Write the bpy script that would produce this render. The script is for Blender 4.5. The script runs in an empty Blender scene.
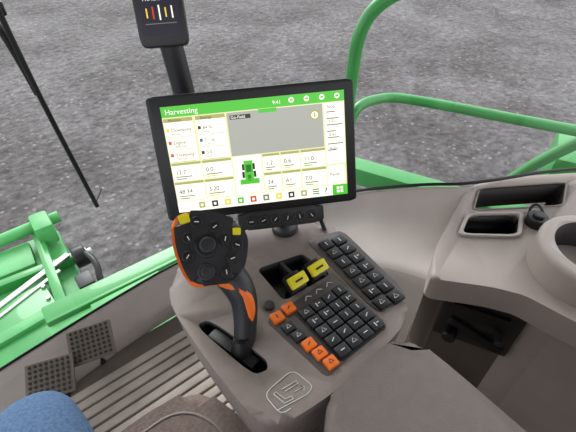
import bpy, bmesh, math, random
from mathutils import Vector, Matrix
random.seed(4)
D=bpy.data; SC=bpy.context.scene
def link(o): SC.collection.objects.link(o); return o
# ---------------- materials ----------------
def lin(c): return tuple(((v/255)/12.92 if v/255<=.04045 else ((v/255+.055)/1.055)**2.4) for v in c)+(1,)
def mat(name,rgb,rough=.6,metal=0,var=.06,scale=60,bump=0,emit=0,coat=0,bscale=None):
    m=D.materials.new(name); m.use_nodes=True; nt=m.node_tree; b=nt.nodes['Principled BSDF']
    c=lin(rgb)
    b.inputs['Roughness'].default_value=rough; b.inputs['Metallic'].default_value=metal
    tc=nt.nodes.new('ShaderNodeTexCoord'); n=nt.nodes.new('ShaderNodeTexNoise'); n.inputs['Scale'].default_value=scale
    n.inputs['Detail'].default_value=4
    nt.links.new(tc.outputs['Object'],n.inputs['Vector'])
    r=nt.nodes.new('ShaderNodeValToRGB'); nt.links.new(n.outputs['Fac'],r.inputs['Fac'])
    r.color_ramp.elements[0].position=.3; r.color_ramp.elements[1].position=.7
    r.color_ramp.elements[0].color=tuple(v*(1-var) for v in c[:3])+(1,)
    r.color_ramp.elements[1].color=tuple(min(1,v*(1+var)) for v in c[:3])+(1,)
    nt.links.new(r.outputs['Color'],b.inputs['Base Color'])
    if emit:
        b.inputs['Emission Color'].default_value=c; b.inputs['Emission Strength'].default_value=emit
        nt.links.remove(b.inputs['Base Color'].links[0]); b.inputs['Base Color'].default_value=(.02,.02,.02,1)
    if bump:
        n2=nt.nodes.new('ShaderNodeTexNoise'); n2.inputs['Scale'].default_value=bscale or scale*8
        nt.links.new(tc.outputs['Object'],n2.inputs['Vector'])
        bp=nt.nodes.new('ShaderNodeBump'); bp.inputs['Strength'].default_value=bump; bp.inputs['Distance'].default_value=.002
        nt.links.new(n2.outputs['Fac'],bp.inputs['Height']); nt.links.new(bp.outputs['Normal'],b.inputs['Normal'])
    if coat: b.inputs['Coat Weight'].default_value=coat
    return m
M_console=mat('console_plastic',(136,124,117),.45,bump=.25,bscale=900)
M_dark=mat('dark_plastic',(36,36,38),.40,bump=.15,bscale=900)
M_blk=mat('black_plastic',(13,13,15),.4)
M_key=mat('key_rubber',(32,33,37),.45)
M_keypanel=mat('key_panel',(84,76,73),.5)
M_keypaneld=mat('key_panel_dark',(40,37,36),.5)
M_icon=mat('icon_white',(215,215,210),.6,var=.01)
M_iconb=mat('icon_dark',(25,22,20),.6,var=.01)
M_orange=mat('orange_plastic',(238,112,26),.45,var=.03)
M_yellow=mat('yellow_plastic',(220,205,20),.4,var=.03)
M_pad=mat('armrest_vinyl',(108,97,91),.5,bump=.4,bscale=700)
M_sill=mat('trim_plastic',(182,171,163),.5,bump=.2,bscale=800,scale=9)
M_side=mat('side_plastic',(168,156,148),.5,bump=.2,bscale=800,scale=9)
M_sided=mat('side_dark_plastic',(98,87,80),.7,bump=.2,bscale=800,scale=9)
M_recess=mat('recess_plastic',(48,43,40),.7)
M_floor=mat('floor_rubber',(112,102,92),.75,bump=.2,var=.14,scale=12)
M_rib=mat('floor_rib',(190,178,166),.6,bump=.2,var=.16,scale=10)
M_green=mat('green_paint',(58,150,72),.35,var=.08,scale=8,coat=.3)
M_greend=mat('green_paint_dusty',(82,166,94),.45,var=.18,scale=10)
M_steel=mat('steel',(175,175,172),.4,.5)
M_seat=mat('seat_fabric',(126,110,102),.9,bump=.8,bscale=500,var=.2,scale=150)
M_ped=mat('pedal_metal',(112,100,88),.5,.2)
M_paper=mat('paper',(222,220,212),.8,var=.05)
M_liner=mat('headliner',(205,201,195),.8)
M_denim=mat('denim',(80,108,142),.9,var=.3,scale=220,bump=.6,bscale=600)
M_shoe=mat('shoe_leather',(60,45,35),.6)
def glassmat():
    m=D.materials.new('window_glass'); m.use_nodes=True; nt=m.node_tree; nt.nodes.clear()
    o=nt.nodes.new('ShaderNodeOutputMaterial'); mx=nt.nodes.new('ShaderNodeMixShader'); t=nt.nodes.new('ShaderNodeBsdfTransparent'); g=nt.nodes.new('ShaderNodeBsdfGlossy')
    t.inputs[0].default_value=(.99,1,.99,1); g.inputs['Roughness'].default_value=.02; f=nt.nodes.new('ShaderNodeFresnel'); f.inputs[0].default_value=1.25
    nt.links.new(f.outputs[0],mx.inputs[0]); nt.links.new(t.outputs[0],mx.inputs[1]); nt.links.new(g.outputs[0],mx.inputs[2]); nt.links.new(mx.outputs[0],o.inputs[0]); return m
M_glass=glassmat()
def S(n,rgb,e=1.0): return mat('screen_'+n,rgb,.3,emit=e)
# ---------------- geometry helpers ----------------
def obj(name,me,m=None,parent=None):
    o=D.objects.new(name,me); link(o)
    if m: me.materials.append(m)
    if parent: o.parent=parent
    return o
def empty(name): 
    o=D.objects.new(name,None); o.empty_display_size=.05; return link(o)
def frombm(name,bm,m,parent,smooth=True):
    bmesh.ops.recalc_face_normals(bm,faces=bm.faces)
    me=D.meshes.new(name); bm.to_mesh(me); bm.free()
    o=obj(name,me,m,parent)
    if smooth:
        for p in me.polygons: p.use_smooth=True
        try:
            me.set_sharp_from_angle(angle=math.radians(40))
        except Exception: pass
    return o
def bev(bm,w,seg=3,edges=None):
    if w>0: bmesh.ops.bevel(bm,geom=edges or list(bm.edges),offset=w,segments=seg,profile=.6,affect='EDGES',clamp_overlap=True)
def box(name,loc,size,m,parent=None,bevel=.002,R=None,seg=2):
    bm=bmesh.new(); bmesh.ops.create_cube(bm,size=1)
    bmesh.ops.scale(bm,vec=size,verts=bm.verts); bev(bm,bevel,seg)
    T=Matrix.Translation(loc)@(R.to_4x4() if R else Matrix()); bmesh.ops.transform(bm,matrix=T,verts=bm.verts)
    return frombm(name,bm,m,parent)
def RZ(d): return Matrix.Rotation(math.radians(d),3,'Z')
def RX(d): return Matrix.Rotation(math.radians(d),3,'X')
def RY(d): return Matrix.Rotation(math.radians(d),3,'Y')
def smoothpoly(pts,n=4,r=.3):
    """round the corners of a closed polygon"""
    out=[]; N=len(pts)
    for i in range(N):
        a=Vector(pts[i-1]);b=Vector(pts[i]);c=Vector(pts[(i+1)%N])
        p=b.lerp(a,r);q=b.lerp(c,r)
        for k in range(n+1):
            t=k/n; out.append(((1-t)**2*p+2*t*(1-t)*b+t*t*q))
    return out
def prism(name,pts,z0,z1,m,parent=None,bevel=0,seg=3,F=None,taper=1.0):
    bm=bmesh.new(); c=sum((Vector(p) for p in pts),Vector((0,0)))/len(pts)
    if hasattr(z1,'__call__'): zt=z1
    else: zt=lambda x,y:z1
    lo=[];hi=[]
    for p in pts:
        q=c+(Vector(p)-c)*taper
        lo.append(bm.verts.new((q[0],q[1],z0))); hi.append(bm.verts.new((p[0],p[1],zt(p[0],p[1]))))
    top=bm.faces.new(hi); bm.faces.new(list(reversed(lo)))
    for i in range(len(pts)):
        j=(i+1)%len(pts); bm.faces.new((lo[i],lo[j],hi[j],hi[i]))
    if bevel: bev(bm,bevel,seg,list(top.edges))
    if F: bmesh.ops.transform(bm,matrix=F,verts=bm.verts)
    return frombm(name,bm,m,parent)
def cyl(name,p0,p1,r,m,parent=None,r2=None,n=28,bevel=0):
    p0=Vector(p0);p1=Vector(p1);d=p1-p0
    bm=bmesh.new(); bmesh.ops.create_cone(bm,cap_ends=True,segments=n,radius1=r,radius2=r if r2 is None else r2,depth=d.length)
    if bevel: bev(bm,bevel,3,[e for e in bm.edges if abs(e.verts[0].co.z-e.verts[1].co.z)<1e-6])
    T=Matrix.Translation((p0+p1)/2)@d.to_track_quat('Z','Y').to_matrix().to_4x4()
    bmesh.ops.transform(bm,matrix=T,verts=bm.verts)
    return frombm(name,bm,m,parent)
def tube(name,pts,r,m,parent=None,radii=None,smooth=True,res=8):
    cu=D.curves.new(name,'CURVE'); cu.dimensions='3D'; cu.bevel_depth=r; cu.bevel_resolution=5; cu.use_fill_caps=True
    sp=cu.splines.new('NURBS' if smooth else 'POLY'); sp.points.add(len(pts)-1)
    for i,p in enumerate(pts):
        sp.points[i].co=(*p,1); sp.points[i].radius=radii[i] if radii else 1
    if smooth: sp.order_u=3; sp.use_endpoint_u=True; sp.resolution_u=res
    o=D.objects.new(name+'_c',cu); link(o)
    me=D.meshes.new_from_object(o.evaluated_get(bpy.context.evaluated_depsgraph_get()))
    D.objects.remove(o); me.name=name
    for p in me.polygons: p.use_smooth=True
    me.materials.clear()
    return obj(name,me,m,parent)
def cut(o,c):
    bpy.context.view_layer.update()
    md=o.modifiers.new('b','BOOLEAN'); md.operation='DIFFERENCE'; md.object=c; md.solver='EXACT'
    try: md.material_mode='TRANSFER'
    except Exception: pass
    bpy.context.view_layer.update()
    me=D.meshes.new_from_object(o.evaluated_get(bpy.context.evaluated_depsgraph_get()))
    o.modifiers.clear(); o.data=me; D.objects.remove(c)
def text(name,s,size,m,F,parent,ext=.0001,align='LEFT'):
    cu=D.curves.new(name,'FONT'); cu.body=s; cu.size=size; cu.extrude=ext; cu.align_x=align
    o=D.objects.new(name+'_c',cu); link(o)
    me=D.meshes.new_from_object(o.evaluated_get(bpy.context.evaluated_depsgraph_get()))
    D.objects.remove(o); me.materials.clear(); me.transform(F)
    return obj(name,me,m,parent)
# ---------------- camera ----------------
yaw=math.radians(38);pit=math.radians(42)
cam=D.cameras.new('camera'); co=D.objects.new('camera',cam); link(co)
cam.sensor_width=36; cam.lens=26; cam.clip_start=.02; cam.clip_end=200
co.location=(0,0,1.25); co.rotation_euler=(math.radians(90)-pit,0,-yaw)
SC.camera=co
# ---------------- ground ----------------
def gravel():
    m=D.materials.new('gravel'); m.use_nodes=True; nt=m.node_tree; b=nt.nodes['Principled BSDF']; b.inputs['Roughness'].default_value=.85
    N=nt.nodes.new; L=nt.links.new
    tc=N('ShaderNodeTexCoord')
    def noise(s,d=6,r=.6):
        n=N('ShaderNodeTexNoise'); n.inputs['Scale'].default_value=s;n.inputs['Detail'].default_value=d;n.inputs['Roughness'].default_value=r
        L(tc.outputs['Object'],n.inputs['Vector']); return n
    v=N('ShaderNodeTexVoronoi'); v.inputs['Scale'].default_value=14; L(tc.outputs['Object'],v.inputs['Vector'])
    v2=N('ShaderNodeTexVoronoi'); v2.inputs['Scale'].default_value=10; L(tc.outputs['Object'],v2.inputs['Vector'])
    big=noise(.45,9,.72); fine=noise(8,10,.8)
    r1=N('ShaderNodeValToRGB'); L(big.outputs['Fac'],r1.inputs['Fac'])
    r1.color_ramp.elements[0].position=.40; r1.color_ramp.elements[0].color=lin((100,95,94))
    r1.color_ramp.elements[1].position=.60; r1.color_ramp.elements[1].color=lin((140,136,135))
    r2=N('ShaderNodeValToRGB'); L(fine.outputs['Fac'],r2.inputs['Fac'])
    r2.color_ramp.elements[0].position=.40; r2.color_ramp.elements[0].color=(.40,.39,.39,1)
    r2.color_ramp.elements[1].position=.62; r2.color_ramp.elements[1].color=(1.0,1.0,1.0,1)
    mx=N('ShaderNodeMix'); mx.data_type='RGBA'; mx.blend_type='MULTIPLY'; mx.inputs[0].default_value=1
    L(r1.outputs['Color'],mx.inputs[6]); L(r2.outputs['Color'],mx.inputs[7])
    r3=N('ShaderNodeValToRGB'); L(v.outputs['Color'],r3.inputs['Fac'])
    r3.color_ramp.elements[0].position=.66; r3.color_ramp.elements[0].color=(0,0,0,1); r3.color_ramp.elements[1].position=.84; r3.color_ramp.elements[1].color=(1,1,1,1)
    r4=N('ShaderNodeValToRGB'); L(v.outputs['Distance'],r4.inputs['Fac'])
    r4.color_ramp.elements[0].position=.18; r4.color_ramp.elements[0].color=(1,1,1,1); r4.color_ramp.elements[1].position=.40; r4.color_ramp.elements[1].color=(0,0,0,1)
    mm=N('ShaderNodeMath'); mm.operation='MULTIPLY'; L(r3.outputs['Color'],mm.inputs[0]); L(r4.outputs['Color'],mm.inputs[1])
    m3=N('ShaderNodeMath'); m3.operation='MULTIPLY'; m3.inputs[1].default_value=.75; L(mm.outputs[0],m3.inputs[0])
    mx2=N('ShaderNodeMix'); mx2.data_type='RGBA'; L(m3.outputs[0],mx2.inputs[0]); L(mx.outputs[2],mx2.inputs[6]); mx2.inputs[7].default_value=lin((162,159,157))
    L(mx2.outputs[2],b.inputs['Base Color'])
    ad=N('ShaderNodeMath'); ad.operation='ADD'; L(fine.outputs['Fac'],ad.inputs[0]); L(v2.outputs['Distance'],ad.inputs[1])
    bp=N('ShaderNodeBump'); bp.inputs['Strength'].default_value=.9; bp.inputs['Distance'].default_value=.07
    L(ad.outputs[0],bp.inputs['Height']); L(bp.outputs['Normal'],b.inputs['Normal'])
    return m
bm=bmesh.new(); bmesh.ops.create_grid(bm,x_segments=90,y_segments=90,size=30)
for v in bm.verts:
    v.co.z=.03*math.sin(v.co.x*1.3+v.co.y*.7)+.02*random.uniform(-1,1)
g=frombm('ground',bm,gravel(),None); g.location=(6,8,-1.9)
# ---------------- cab shell ----------------
fl=empty('floor')
box('floor_base',(.1,.05,-.03),(2.0,1.75,.05),M_floor,fl,.004)
y=.02
k=0
while y<.86:
    box('rib_%d'%k,(-.16+.0,y,.0),(1.5,.026,.016),M_rib,fl,.004)
    y+=.034;k+=1
box('side_floor_slab',(.72,.1,.004),(.62,1.0,.02),M_sided,fl,.004)  # darker slab over the right part of the floor
ce=empty('ceiling'); box('headliner',(.05,.10,1.84),(2.3,2.1,.08),M_liner,ce,.02)  # cab roof above the view, added to cut overhead light inside
wb=empty('wall_back'); box('back_lower',(.05,-.84,.55),(2.0,.06,1.15),M_sided,wb,.01)  # rear cab wall out of view, added to darken the cab from behind
for i,x in enumerate((-.95,1.05)): box('back_pillar_%d'%i,(x,-.84,1.4),(.10,.10,.82),M_dark,wb,.02)
# ---------------- trim (lower window sill) -------------
def loft(name,rows,m,parent,sub=2):
    bm=bmesh.new(); V=[[bm.verts.new(p) for p in r] for r in rows]
    for i in range(len(V)-1):
        for j in range(len(V[0])-1):
            bm.faces.new((V[i][j],V[i+1][j],V[i+1][j+1],V[i][j+1]))
    o=frombm(name,bm,m,parent)
    if sub:
        md=o.modifiers.new('s','SUBSURF'); md.levels=sub; md.render_levels=sub
    return o
st=[((-1.2,.84,.10),(-1.2,.72,.06)),((-.6,.93,.10),(-.6,.81,.06)),((-.17,.99,.10),(-.17,.895,.06)),((.1,1.02,.10),(.1,.93,.06)),((.33,1.035,.10),(.30,.94,.06)),
 ((.60,1.0,.13),(.50,.88,.08)),((.75,.88,.25),(.58,.74,.17)),((.81,.69,.40),(.635,.56,.33)),((.885,.50,.505),(.665,.38,.43)),((.955,.40,.53),(.66,.30,.47))]
rows=[]
for o_,i_ in st:
    o_=Vector(o_);i_=Vector(i_); d=(o_-i_); dh=Vector((d.x,d.y,0)).normalized()
    rows.append([o_+dh*.02+Vector((0,0,-.12)),o_+dh*.02,o_+dh*.012+Vector((0,0,.008)),o_+Vector((0,0,.006)),o_.lerp(i_,.15)+Vector((0,0,-.012)),o_.lerp(i_,.5),i_+dh*.02+Vector((0,0,.008)),i_,Vector((i_.x-dh.x*.01,i_.y-dh.y*.01,i_.z-.06)),Vector((i_.x,i_.y,-.01))])
tr=empty('trim_1'); loft('sill_moulding',rows,M_sill,tr)
gk=[(Vector(o_)+Vector((0,.012,.012)) if i<5 else Vector(o_)+Vector((.012,.008,.012))) for i,(o_,i_) in enumerate(st)]+[Vector((1.27,.26,.56)),Vector((1.6,0,.56))]
tube('gasket',gk,.0045,M_blk,tr)
gr=[]
for p in gk[:-1]:
    dh=Vector((p.x*.6,p.y,0)).normalized()
    gr.append([p,p+dh*.10+Vector((0,0,.10)),p+dh*.17+Vector((0,0,.30)),Vector((p.x,p.y,.95))+dh*.18,Vector((p.x,p.y,1.84))+dh*.06])
wn=empty('window_1'); loft('glass',gr,M_glass,wn,1)
# ---------------- side storage console ----------------
sc=empty('side_storage_console')
slab=[(.612,.275),(.70,.325),(.98,.42),(1.09,.375),(1.29,.25),(1.6,.0),(1.4,-.4),(.9,-.4),(.80,-.15),(.752,.023),(.735,.12),(.70,.175)]
so=prism('storage_top',smoothpoly(slab,3,.2),.46,.53,M_side,sc,.012)
def quadcut(o,q,z0,z1,r=.12,mt=M_blk):
    c=prism('cutter',smoothpoly(q,3,r),z0,z1,mt); cut(o,c)
q1=[(.985,.390),(1.200,.256),(1.092,.214),(.892,.347)]
q2=[(.785,.312),(.862,.342),(.968,.264),(.888,.226)]
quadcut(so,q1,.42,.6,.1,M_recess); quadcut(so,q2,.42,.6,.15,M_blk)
def inset(q,f):
    c=sum((Vector(p) for p in q),Vector((0,0)))/4; return [c+(Vector(p)-c)*f for p in q]
def ring(name,q,f,z0,z1,m,parent,r=.12):
    o=prism(name,smoothpoly(inset(q,f),3,r),z0,z1,m,parent,.002,2)
    c=prism('cutter',smoothpoly(q,3,r),z0-.1,z1+.1,m); cut(o,c); return o
ring('tray_rim',q2,1.16,.525,.537,M_sill,sc,.18)
ring('bin_rim',q1,1.05,.525,.533,M_console,sc,.1)
lower=[(.86,.25),(.98,.36),(1.29,.22),(1.6,-.05),(1.4,-.4),(.9,-.4),(.83,-.15),(.79,.02),(.78,.10)]
lb_=prism('storage_body',lower,-.0,.465,M_side,sc,0)
quadcut(lb_,inset(q1,1.01),.37,.6,.1,M_recess); quadcut(lb_,inset(q2,1.0),.42,.6,.15,M_blk)
rc=prism('storage_recess',[(.70,.26),(.80,.36),(.87,.26),(.79,.095)],.0,.46,M_sided,sc,.01)
quadcut(rc,inset(q2,1.0),.42,.6,.15,M_blk)
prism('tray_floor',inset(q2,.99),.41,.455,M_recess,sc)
box('coins_in_tray',(.885,.285,.459),(.070,.045,.006),M_paper,sc,.002,RZ(-35))
box('card_in_tray',(.845,.305,.460),(.050,.035,.008),M_steel,sc,.002,RZ(-20))
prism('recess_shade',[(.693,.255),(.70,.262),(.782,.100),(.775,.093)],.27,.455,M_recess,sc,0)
box('latch_plate',(.722,.175,.40),(.012,.13,.045),M_blk,sc,.004,RZ(27))
box('latch_arm',(.725,.165,.33),(.016,.15,.022),M_blk,sc,.006,RZ(27)@RX(22))
cyl('latch_knob',(.705,.215,.31),(.675,.205,.31),.017,M_blk,sc,bevel=.004)
cyl('latch_pin',(.755,.125,.36),(.72,.11,.36),.010,M_dark,sc,bevel=.002)
boss=cyl('cup_holder',(.897,.075,.05),(.897,.075,.605),.115,M_side,sc,n=48,bevel=.014)
cut(boss,cyl('cutter',(.897,.075,.45),(.897,.075,.7),.084,M_recess,None,n=48))
cyl('cup_liner_base',(.897,.075,.445),(.897,.075,.455),.08,M_blk,sc)
cyl('cap_body',(.968,.222,.528),(.968,.222,.555),.026,M_blk,sc,bevel=.005)
cyl('cap_grip',(.968,.222,.555),(.968,.222,.563),.014,M_dark,sc,bevel=.003)
tube('cap_strap',[(.99,.215,.545),(1.01,.24,.56),(1.0,.26,.55),(.975,.245,.535)],.0035,M_blk,sc)
# ---------------- armrest console ----------------
ac=empty('armrest_console')
out=[(.098,.185),(.092,.30),(.092,.41),(.115,.462),(.17,.492),(.25,.49),(.335,.455),(.395,.415),(.418,.37),(.405,.27),(.392,.205),(.365,.172),(.30,.162),(.20,.158),(.13,.165)]
body=prism('console_head',smoothpoly(out,3,.35),.60,.72,M_console,ac,.014,4,taper=.93)
slot=smoothpoly([(.106,.358),(.128,.355),(.158,.250),(.150,.236),(.130,.242)],3,.3)
cut(body,prism('cutter',slot,.695,.75,M_blk))
bay=[(.236,.312),(.240,.392),(.322,.372),(.330,.308)]
cut(body,prism('cutter',smoothpoly(bay,3,.12),.685,.75,M_blk))
prism('console_skirt',[(.135,.17),(.125,.42),(.20,.46),(.34,.42),(.38,.35),(.36,.20)],.50,.61,M_sided,ac,.01,taper=.9)
prism('pedestal',[(.18,.0),(.18,.34),(.32,.34),(.32,.0)],.0,.52,M_sided,ac,.01)
pad=smoothpoly([(.150,-.30),(.152,.125),(.185,.156),(.30,.162),(.342,.142),(.345,-.30)],4,.22)
prism('arm_pad',pad,.675,.730,M_pad,ac,.018,5)
prism('arm_beam',[(.175,-.28),(.175,.13),(.33,.13),(.33,-.28)],.56,.69,M_sided,ac,.01)
lb=[(.128,.176),(.126,.212),(.176,.216),(.184,.178)]
tube('label_outline',[(*p,.7208) for p in smoothpoly(lb,3,.25)]+[(.128,.185,.7208)],.0006,M_icon,ac,smooth=False)
tube('label_seat',[(.136,.204,.7208),(.140,.186,.7208),(.152,.184,.7208),(.153,.188,.7208),(.144,.190,.7208),(.140,.205,.7208),(.136,.204,.7208)],.0006,M_icon,ac,smooth=False)
tube('label_arm',[(.148,.203,.7208),(.170,.200,.7208),(.170,.196,.7208),(.150,.198,.7208)],.0006,M_icon,ac,smooth=False)
tube('label_arrow',[(.160,.190,.7208),(.174,.188,.7208),(.170,.192,.7208),(.174,.188,.7208),(.170,.184,.7208)],.0006,M_icon,ac,smooth=False)
def key(name,x,y,w,h,m,rot=0,z=.722,icon=None,kh=.006):
    box(name,(x,y,z),(w,h,kh),m,ac,.0018,RZ(rot))
    if icon:
        t=random.random(); zz=z+kh/2+.0002
        if t<.4: box(name+'_icon',(x,y,zz),(w*.36,h*.08,.0004),icon,ac,0,RZ(rot+random.choice((0,90,35))))
        elif t<.7:
            tube(name+'_icon',[(x-.2*w,y-.1*h,zz),(x,y+.25*h,zz),(x+.2*w,y-.1*h,zz),(x-.2*w,y-.1*h,zz)],.00045,icon,ac,smooth=False)
        else:
            box(name+'_icon',(x-.1*w,y,zz),(w*.08,h*.40,.0004),icon,ac,0,RZ(rot)); box(name+'_icon2',(x+.15*w,y+.05*h,zz),(w*.2,h*.08,.0004),icon,ac,0,RZ(rot))
strip=[(.333,.205),(.345,.385),(.362,.388),(.410,.372),(.414,.360),(.396,.200)]
prism('switch_strip_base',smoothpoly(strip,3,.15),.718,.7225,M_keypanel,ac,.001,2)
for r in range(7):
    yy=.215+.024*r; sx=.350+.0026*r
    for c in range(2):
        key('strip_key_%d_%d'%(r,c),sx+.0255*c,yy-.006*c,.0225,.020,M_blk if r<2 else M_key,-4,.7245,M_icon)
prism('keypad_base',smoothpoly([(.205,.178),(.192,.300),(.33,.302),(.331,.186)],3,.08),.718,.7215,M_keypanel,ac,.001,2)
prism('keypad_well',smoothpoly([(.234,.182),(.233,.284),(.328,.282),(.328,.182)],3,.08),.7185,.7225,M_keypaneld,ac,.001,2)
for r in range(5):
    for c in range(4):
        key('pad_key_%d_%d'%(r,c),.2465+.0225*c+.0*r,.193+.0195*r,.0200,.0170,M_key,-3,.7245,M_icon,.009)
for r in range(5):
    key('col_key_%d'%r,.2225-.003*r,.190+.0195*r,.018,.0165,M_orange if r<3 else M_key,-3,.7245,M_iconb if r<3 else M_icon,.007)
key('orange_key_a',.208,.2925,.019,.017,M_orange,-4,.7245,M_iconb,.007)
key('orange_key_b',.2315,.2945,.019,.017,M_orange,-4,.7245,M_iconb,.007)
for i in range(3):
    tube('panel_mark_%d'%i,[(.262+.022*i,.291,.7219),(.268+.022*i,.297,.7219),(.275+.022*i,.292,.7219)],.0007,M_icon,ac,smooth=False)
cyl('rotary_button',(.212,.318,.718),(.212,.318,.726),.0085,M_dark,ac,bevel=.002)
for i,x in enumerate((.262,.303)):
    cyl('lever_stem_%d'%i,(x,.335,.69),(x,.316,.745),.006,M_blk,ac)
    box('lever_body_%d'%i,(x,.320,.738),(.028,.030,.018),M_blk,ac,.004,RX(25))
    box('lever_cap_%d'%i,(x,.311,.752),(.032,.019,.009),M_yellow,ac,.003,RX(35))
    box('lever_mark_%d'%i,(x,.3075,.7565),(.014,.003,.0006),M_iconb,ac,0,RX(35))
    box('bay_rail_%d'%i,(x+.019,.345,.705),(.006,.07,.03),M_dark,ac,.002)
# ---------------- joystick ----------------
js=empty('joystick')
Cj=Vector((.156,.366,.846))
nz=(Vector((0,0,1.25))-Cj).normalized(); nz=(nz+Vector((0,-.1,.25))).normalized()
xr=Vector((.80,-.60,0)); xr=(xr-nz*xr.dot(nz)).normalized(); yu=nz.cross(xr)
F=Matrix((( xr.x,yu.x,nz.x,Cj.x),(xr.y,yu.y,nz.y,Cj.y),(xr.z,yu.z,nz.z,Cj.z),(0,0,0,1)))
hp=[(-.050,.034),(-.036,.050),(0,.050),(.036,.038),(.048,.016),(.045,-.016),(.034,-.046),(.008,-.048),(-.020,-.052),(-.034,-.032),(-.046,0)]
prism('grip_head',smoothpoly(hp,4,.4),-.032,.006,M_dark,js,.012,5,F=F,taper=.72)
prism('grip_accent',smoothpoly([(p[0]*1.04-.003,p[1]*1.02) for p in hp],4,.4),-.022,-.012,M_orange,js,.004,3,F=F)
prism('grip_back',smoothpoly([(p[0]*1.0+.004,p[1]*1.0) for p in hp],4,.4),-.055,-.018,M_dark,js,.004,3,F=F,taper=.6)
def jl(x,y,z): return F@Vector((x,y,z))
def jbtn(n,x,y,w,h,m=M_key,icon=True,rot=0):
    R=F.to_3x3()@RZ(rot)
    box(n,jl(x,y,.0072),(w,h,.005),m,js,.002,R)
    if icon: box(n+'_i',jl(x,y,.0100),(w*.4,h*.12,.0004),M_icon,js,0,R)
for i,(x,y) in enumerate([(-.020,.034),(.004,.028),(.018,.012),(-.030,.012),(.034,.004),(.028,-.014),(-.030,-.012),(.020,-.032)]):
    cyl('grip_button_%d'%i,jl(x,y,.004),jl(x,y,.0095),.0078,M_blk,js,bevel=.0015)
    box('grip_icon_%d'%i,jl(x,y,.0098),(.006,.0012,.0004),M_icon,js,0,F.to_3x3()@RZ(i*40))
cyl('hat_ring',jl(-.005,.003,.004),jl(-.005,.003,.008),.0165,M_blk,js,bevel=.002)
cyl('hat_switch',jl(-.005,.003,.006),jl(-.005,.003,.013),.011,M_key,js,bevel=.003)
jbtn('yellow_button_a',-.036,.038,.014,.013,M_yellow,False,20)
jbtn('yellow_button_b',.033,.022,.011,.010,M_yellow,False,0)
cyl('grip_dial',jl(-.006,-.032,.004),jl(-.006,-.032,.010),.0115,M_key,js,bevel=.002)
cyl('grip_dial_cap',jl(-.006,-.032,.008),jl(-.006,-.032,.0125),.007,M_dark,js,bevel=.002)
pv=Vector((.140,.285,.70))
nb=jl(.034,-.040,-.022)
tube('grip_neck',[jl(.01,-.02,-.03),nb,nb.lerp(pv,.5)+Vector((.014,-.004,.01)),pv],.017,M_dark,js,[1.3,1.35,1.0,.85])
tube('neck_accent',[jl(.012,-.045,-.012),nb+Vector((-.002,-.015,.0)),nb.lerp(pv,.32)+Vector((.010,-.019,.004)),nb.lerp(pv,.56)+Vector((.006,-.014,.002))],.008,M_orange,js,[.7,1.15,1.2,.7])
box('slide_plate',(.133,.297,.711),(.018,.085,.006),M_blk,js,.002,RZ(15))
tube('boot',[(.140,.285,.700),(.141,.286,.718),(.143,.290,.735)],.018,M_blk,js,[1,.9,.6])
# ---------------- main display ----------------
Wd=Vector((.8615,-.5068,.0393)).normalized(); Hd=Vector((.1693,.3344,.9266)); Hd=(Hd-Wd*Hd.dot(Wd)).normalized(); Nd=Wd.cross(Hd)
def frame(c,W=Wd,H=Hd,N=Nd):
    return Matrix(((W.x,H.x,N.x,c[0]),(W.y,H.y,N.y,c[1]),(W.z,H.z,N.z,c[2]),(0,0,0,1)))
FM=frame((.3104,.476,.878)); RM=FM.to_3x3()
md_=empty('touchscreen_monitor')
def rrect(w,h,cx=0,cy=0): return [(cx-w/2,cy-h/2),(cx-w/2,cy+h/2),(cx+w/2,cy+h/2),(cx+w/2,cy-h/2)]
prism('bezel',smoothpoly(rrect(.32,.2),4,.035),-.022,0,M_blk,md_,.003,3,F=FM)
prism('housing',smoothpoly(rrect(.26,.15),4,.1),-.05,-.020,M_blk,md_,0,F=FM)
sw,sh=.284,.170; sx0=-sw/2+.002; sy0=-sh/2-.001
def tile(n,x,y,w,h,m,lv=1):
    """x,y from the screen's top-left corner as fractions"""
    cx=sx0+(x+w/2)*sw; cy=sy0+(1-(y+h/2))*sh
    box(n,FM@Vector((cx,cy,.0003*lv)),(w*sw,h*sh,.0003),m,md_,0,RM)
def ttext(n,s,x,y,size,m,lv=3):
    text(n,s,size,m,FM@Matrix.Translation((sx0+x*sw,sy0+(1-y)*sh,.0003*lv+.0002)),md_)
sW=S('white',(255,254,236),1.2); sC=S('cream',(238,238,185),1.05); sG=S('green',(80,200,50),1.05); sGd=S('darkgreen',(30,120,40),.9)
sGr=S('map',(180,182,172),.98); sL=S('line',(140,140,125),.8); sK=S('ink',(50,52,46),.6); sY=S('yellow',(250,220,60),1); sR=S('red',(225,70,40),.9); sO=S('olive',(190,190,110),.9); sB=S('blue',(60,120,180),.9)
tile('screen_back',0,0,1,1,sC,1)
tile('title_bar',0,0,1,.095,sG,2)
ttext('title_text','Harvesting',.02,.072,.0115,sW)
ttext('title_time','9:41',.60,.068,.008,sW)
for i in range(4):
    cx=FM@Vector((sx0+(.705+.085*i)*sw,sy0+.955*sh,.0007)); cyl('title_icon_%d'%i,cx,cx+FM.to_3x3()@Vector((0,0,.0003)),.0042,sW,md_)
    tile('title_icon_in_%d'%i,.697+.085*i,.036,.016,.016,sG,4)
tile('map_view',.345,.105,.53,.40,sGr,2)
tile('map_header',.52,.098,.10,.035,sG,3); tile('map_pop',.36,.13,.115,.038,sK,3); ttext('map_text','Go-Field',.365,.162,.0065,sW,4)
cc=FM@Vector((sx0+.83*sw,sy0+.80*sh,.0006)); cyl('map_compass',cc,cc+RM@Vector((0,0,.0005)),.0085,sO,md_); cyl('map_compass_in',cc,cc+RM@Vector((0,0,.0007)),.0055,sW,md_)
tile('map_needle',.826,.175,.008,.045,sO,5)
cols=[(0.0,.165),(.17,.17)]
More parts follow.
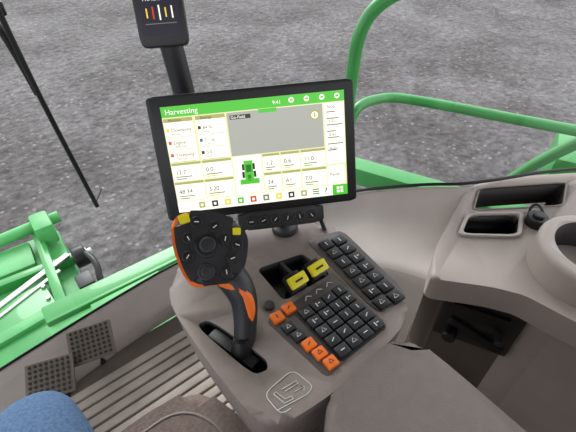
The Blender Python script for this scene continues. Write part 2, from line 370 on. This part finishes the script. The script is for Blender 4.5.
for i,(x,w) in enumerate(cols):
    tile('left_tile_%d'%i,x+.005,.105,w-.01,.40,sW,2); tile('left_head_%d'%i,x+.005,.105,w-.01,.035,sO,3)
    ttext('left_head_t_%d'%i,['Machine','Settings'][i],x+.03,.134,.0058,sK,4)
    for k2 in range(3):
        ttext('lt_%d_%d'%(i,k2),['Downtime','Engine','Threshing','84 %','2.1 ac','0.0'][i*3+k2],x+.038,.225+.115*k2,.0072,sK)
        ttext('lu_%d_%d'%(i,k2),['Active','1850 rpm','750 rpm','tank','area','loss'][i*3+k2],x+.038,.258+.115*k2,.0052,sL)
        tile('lt_ic_%d_%d'%(i,k2),x+.012,.195+.115*k2,.016,.03,[sY,sR,sR,sK,sB,sK][i*3+k2],3)
        tile('lt_rule_%d_%d'%(i,k2),x+.012,.272+.115*k2,w-.03,.004,sO,3)
tile('right_tile',.885,.105,.11,.575,sW,2)
ttext('right_t0','Stop',.90,.15,.007,sK)
for k2 in range(7): tile('rt_%d'%k2,.895,.18+.06*k2,.05+.02*(k2%3),.010,sL,3)
for k2 in range(3): ttext('rt_t_%d'%k2,['1.2 t','0.4 t','Auto'][k2],.905,.28+.13*k2,.0065,sK,4)
xs=[.005,.175,.345,.515,.62,.735,.885]
for r,(yy,hh) in enumerate(((.515,.175),(.70,.185))):
    for i in range(len(xs)):
        w=(xs[i+1] if i<len(xs)-1 else .995)-xs[i]-.008
        if i==6: 
            if r==1: tile('tile_last',xs[i],yy,w,hh,sW,2); ttext('tile_last_t','Pause',xs[i]+.015,yy+.1,.007,sK)
            continue
        if i==2: 
            if r==0: tile('machine_tile',xs[i],.515,w,.37,sW,2)
            continue
        tile('tile_%d_%d'%(r,i),xs[i],yy,w,hh,sW,2); tile('tile_head_%d_%d'%(r,i),xs[i],yy,w,.024,sO,3)
        ttext('tile_val_%d_%d'%(r,i),['12.7','0.0','','1.2','0.6','11.0','','48.34','3.20','','24','A1','7.0',''][r*7+i],xs[i]+.015,yy+hh*.62,.0098,sK)
        tile('tile_sub_%d_%d'%(r,i),xs[i]+.015,yy+hh*.74,w*.55,.009,sL,3); tile('tile_sub2_%d_%d'%(r,i),xs[i]+.015,yy+hh*.86,w*.35,.009,[sL,sY,sG][i%3],3)
tile('combine_icon_body',.405,.56,.05,.20,sG,3); tile('combine_icon_head',.375,.74,.11,.05,sG,3); tile('combine_icon_neck',.420,.70,.02,.06,sGd,3); tile('combine_icon_top',.415,.60,.03,.07,sGd,4)
for i in range(2): tile('combine_wheel_%d'%i,.393+.062*i,.59,.012,.06,sK,4); tile('combine_fwheel_%d'%i,.390+.066*i,.665,.014,.06,sK,4)
tile('toolbar',0,.895,1,.105,sW,3)
for i in range(9): tile('tool_%d'%i,.12+.075*i,.915,.035,.06,[sO,sK,sY,sG,sR,sL,sY,sK,sO][i],4); tile('tool_in_%d'%i,.130+.075*i,.932,.015,.026,sW,5)
for i in range(3): tile('menu_%d'%i,.79,.915+.022*i,.04,.010,sGd,4)
ttext('help','?',.86,.978,.016,sK,4)
tile('home_button',.91,.895,.09,.105,sG,5)
for i in range(2):
    for j in range(2): tile('home_%d_%d'%(i,j),.935+.022*i,.915+.035*j,.016,.025,sW,6)
tube('mount_arm',[FM@Vector((.03,-.02,-.045)),FM@Vector((.03,-.09,-.055)),(.34,.46,.76),(.335,.44,.70)],.012,M_dark,md_)
box('mount_plate',FM@Vector((0,0,-.055)),(.09,.09,.012),M_dark,md_,.003,RM)
cyl('mount_foot',(.335,.438,.721),(.335,.438,.732),.024,M_dark,md_,bevel=.003)
tube('mount_cable',[FM@Vector((.06,-.06,-.05)),FM@Vector((.09,-.13,-.05)),(.40,.42,.74),(.39,.39,.722)],.004,M_blk,md_)
kb=empty('shortcut_button_bar')
FK=frame(FM@Vector((.028,-.1195,-.008))); RK=FK.to_3x3()
prism('bar_body',smoothpoly(rrect(.150,.033),4,.2),-.016,0,M_dark,kb,.003,3,F=FK)
for i in range(6):
    cyl('bar_button_%d'%i,FK@Vector((-.052+.021*i,0,0)),FK@Vector((-.052+.021*i,0,.003)),.0082,M_blk,kb,bevel=.001)
    tube('bar_ring_%d'%i,[FK@Vector((-.052+.021*i+.0078*math.cos(a*.5236),.0078*math.sin(a*.5236),.003)) for a in range(13)],.0004,M_keypanel,kb,smooth=False)
    box('bar_icon_%d'%i,FK@Vector((-.052+.021*i,0,.0032)),(.007,.0014,.0004),M_icon,kb,0,RK@RZ(25*i))
# ---------------- corner post with small display ----------------
cp=empty('corner_post_display')
tube('post_tube',[(.31,.70,.02),(.305,.695,.60),(.30,.69,.85),(.292,.705,1.0),(.290,.735,1.15),(.30,.80,1.5),(.30,.83,1.81)],.020,M_dark,cp)
cyl('post_foot',(.31,.70,.0),(.31,.70,.03),.05,M_dark,cp,bevel=.006)
F2=frame((.281,.698,1.060)); R2=F2.to_3x3()
prism('small_bezel',smoothpoly(rrect(.078,.135),4,.12),-.02,0,M_dark,cp,.004,3,F=F2)
box('small_screen',F2@Vector((0,.005,.0004)),(.062,.110,.0006),S('navy',(34,30,52),.6),cp,0,R2)
for i in range(5):
    box('gauge_%d'%i,F2@Vector((-.02+.010*i,-.016,.0010)),(.0022,.014+.004*(i%3),.0004),[sY,sR,sW,sY,sW][i],cp,0,R2)
for i in range(3): text('gt_%d'%i,['26.4','0.0','PRNDL'][i],.009,sW,F2@Matrix.Translation((-.024+.0*i,.030-.014*i,.0012)),cp)
box('gauge_line',F2@Vector((0,-.032,.001)),(.05,.001,.0004),sL,cp,0,R2)
# ---------------- wiper ----------------
wp=empty('windshield_wiper')
tube('wiper_blade',[(.112,1.29,1.0),(.118,1.292,.80),(.135,1.292,.55),(.155,1.29,.295)],.0075,M_blk,wp)
tube('wiper_arm',[(.0,1.16,1.84),(.02,1.26,1.4),(.05,1.33,1.05),(.105,1.31,.93),(.122,1.305,.72)],.009,M_blk,wp)
box('wiper_joint',(.10,1.31,.945),(.06,.03,.035),M_blk,wp,.006)
tube('wiper_tip',[(.155,1.29,.31),(.175,1.29,.335),(.19,1.29,.36)],.0015,M_blk,wp)
# ---------------- pedals ----------------
def pedal(cx,cy,rot,i):
    e=empty('brake_pedal'); R=RZ(rot)@RX(18)
    c=Vector((cx,cy,.155))
    box('pedal_plate',c,(.124,.105,.010),M_ped,e,.003,R)
    for a in range(8):
        for b in range(7):
            p=c+R@Vector((-.049+.014*a,-.042+.014*b,.006))
            cyl('tread_%d_%d'%(a,b),p,p+R@Vector((0,0,.002)),.0045,M_dark,e,n=8)
    tube('pedal_arm',[c+R@Vector((0,.02,-.006)),c+Vector((0,.07,-.06)),(cx,cy+.03,.0)],.010,M_dark,e)
pedal(-.050,.875,-14,0); pedal(-.175,.835,-18,1)
# ---------------- exterior green machine parts ----------------
fh=empty('feeder_house')
prism('feeder_top',[(-1.4,1.25),(-1.4,2.35),(.02,2.30),(-.0,1.60),(-.14,1.25)],-.9,-.5,M_greend,fh,.02,2)
box('feeder_leg',(-.7,1.8,-1.42),(.5,.5,1.1),M_greend,fh,.02)
box('feeder_rib_a',(-.25,1.98,-.47),(.70,.05,.06),M_green,fh,.008,RZ(-4))
box('feeder_rib_b',(-.10,1.95,-.46),(.05,.70,.08),M_green,fh,.008,RZ(-3))
box('feeder_lid',(-.38,1.62,-.46),(.50,.42,.06),M_green,fh,.015,RZ(6))
box('feeder_lid_step',(-.36,1.60,-.42),(.38,.06,.03),M_greend,fh,.006,RZ(6))
box('feeder_panel',(-.42,2.14,-.47),(.55,.20,.05),M_greend,fh,.012,RZ(-3))
cyl('feeder_shaft',(-.8,2.27,-.42),(.06,2.28,-.40),.035,M_greend,fh)
box('feeder_bracket',(-.04,2.22,-.40),(.10,.16,.14),M_greend,fh,.02)
cyl('feeder_hub',(.02,1.92,-.44),(.09,1.92,-.44),.06,M_blk,fh,bevel=.01)
cyl('feeder_hub_nut',(.09,1.92,-.44),(.12,1.92,-.44),.025,M_steel,fh,bevel=.004)
box('wear_strip',(-.30,1.84,-.43),(.66,.035,.014),M_steel,fh,.003,RZ(22))  # pale diagonal strips across the green feeder top
box('pale_strip_b',(-.34,1.76,-.43),(.60,.02,.014),M_steel,fh,.003,RZ(22))
box('feeder_hose_block',(.02,1.72,-.45),(.08,.10,.08),M_dark,fh,.01)
for i in range(5): cyl('feeder_bolt_%d'%i,(-.16,1.45+.09*i,-.43),(-.16,1.45+.09*i,-.42),.012,M_steel,fh,n=6)
tube('hydraulic_hose',[(.06,1.95,-.42),(.12,1.80,-.38),(.07,1.65,-.45),(.10,1.50,-.6)],.016,M_blk,fh)
cb=empty('cab_support_beam')
box('beam',(.18,1.40,-.24),(.72,.10,.08),M_green,cb,.01,RZ(-1))
box('beam_flange',(.14,1.27,-.21),(.64,.12,.014),M_greend,cb,.003,RZ(-1))
box('beam_bracket',(.14,1.08,-.18),(.30,.44,.05),M_greend,cb,.004)
box('beam_lip',(.18,1.345,-.195),(.70,.014,.02),M_green,cb,.003,RZ(-1))
for i in range(4): cyl('bolt_%d'%i,(-.06+.13*i,1.27,-.205),(-.06+.13*i,1.27,-.195),.014,M_steel,cb,n=6)
hr=empty('platform_handrail')
tube('rail_upright',[(1.05,.98,-1.88),(1.05,.98,.2),(1.05,.98,.62),(1.055,.975,.79),(1.10,.940,.88),(1.20,.87,.93),(1.5,.65,.97),(1.9,.3,.98)],.0225,M_green,hr)
tube('rail_mid',[(1.055,.975,.42),(1.07,.975,.48),(1.12,.98,.51),(1.22,.97,.505),(1.30,.93,.50),(1.553,.431,.50),(1.68,.20,.50)],.0195,M_green,hr)
tube('rail_brace',[(1.62,.34,.49),(1.60,.44,.36),(1.585,.53,.19),(1.56,.66,-.05)],.023,M_green,hr)
tube('rail_post',[(1.9,.3,.98),(1.8,.28,.5),(1.75,.28,-1.88)],.022,M_green,hr)
box('platform_edge',(1.55,.75,-.02),(.10,1.3,.10),M_green,hr,.01,RZ(24))
box('platform_block',(1.86,.42,.20),(.28,.16,.22),M_green,hr,.02,RZ(24))
# ---------------- seat and occupant ----------------
se=empty('driver_seat')
prism('seat_cushion',smoothpoly([(-.50,-.30),(-.50,.36),(-.03,.41),(.095,.40),(.135,.27),(.12,-.30)],5,.3),.36,.485,M_seat,se,.03,5)
tube('seat_piping',[(-.45,.352,.48),(-.03,.385,.484),(.06,.375,.484),(.10,.27,.484),(.098,-.2,.484)],.003,M_console,se)
prism('seat_base',[(-.40,-.25),(-.40,.2),(.0,.2),(.0,-.25)],0,.37,M_dark,se,.01)
box('seat_back',(-.2,-.38,.75),(.52,.12,.70),M_seat,se,.05,RX(8),5)
pr=empty('person')
bm=bmesh.new(); vs={}
J=dict(p=(-.22,-.12,.60,.13,.12),rh=(-.135,-.05,.59,.10,.09),rm=(-.14,.20,.59,.088,.088),rk1=(-.15,.40,.588,.077,.077),rk=(-.16,.470,.555,.073,.073),rc=(-.155,.44,.30,.058,.060),ra=(-.155,.44,.13,.045,.045),
 lh=(-.315,-.05,.59,.10,.09),lm=(-.34,.20,.59,.088,.088),lk1=(-.37,.40,.588,.077,.077),lk=(-.38,.470,.555,.073,.073),lc=(-.375,.45,.30,.058,.060),la=(-.375,.46,.13,.045,.045))
for k_,v in J.items(): vs[k_]=bm.verts.new(v[:3])
for a,b in ['p rh'.split(),'rh rm'.split(),'rm rk1'.split(),'rk1 rk'.split(),'rk rc'.split(),'rc ra'.split(),'p lh'.split(),'lh lm'.split(),'lm lk1'.split(),'lk1 lk'.split(),'lk lc'.split(),'lc la'.split()]:
    bm.edges.new((vs[a],vs[b]))
me=D.meshes.new('trousers'); bm.to_mesh(me); bm.free(); to=obj('trousers',me,M_denim,pr)
sk=to.modifiers.new('skin','SKIN')
for v,(k_,j) in zip(me.skin_vertices[0].data,J.items()):
    v.radius=(j[3],j[4]); v.use_root=(k_=='p')
sb=to.modifiers.new('sub','SUBSURF'); sb.levels=2; sb.render_levels=3
sk.use_smooth_shade=True
for i,x in enumerate((-.155,-.375)):
    prism('shoe_%d'%i,smoothpoly([(x-.045,.38),(x-.05,.55),(x-.035,.64),(x+.03,.65),(x+.05,.56),(x+.04,.38)],4,.35),.0,lambda a,b:.11 if b<.48 else .065,M_shoe,pr,.015,3)
# ---------------- light ----------------
w=D.worlds.new('world'); SC.world=w; w.use_nodes=True; nt=w.node_tree; bg=nt.nodes['Background']
tc=nt.nodes.new('ShaderNodeTexCoord'); sp=nt.nodes.new('ShaderNodeSeparateXYZ'); r=nt.nodes.new('ShaderNodeValToRGB')
nt.links.new(tc.outputs['Generated'],sp.inputs[0]); nt.links.new(sp.outputs['Z'],r.inputs['Fac']); nt.links.new(r.outputs['Color'],bg.inputs['Color'])
r.color_ramp.elements[0].position=0; r.color_ramp.elements[0].color=(.92,.93,.96,1); r.color_ramp.elements[1].position=.7; r.color_ramp.elements[1].color=(.85,.88,.94,1)
bg.inputs['Strength'].default_value=1.95
sl=D.lights.new('sun','SUN'); sl.energy=2.2; sl.angle=math.radians(30); so2=D.objects.new('sun',sl); link(so2); so2.rotation_euler=(math.radians(-52),math.radians(18),0)
SC.view_settings.view_transform='Standard'
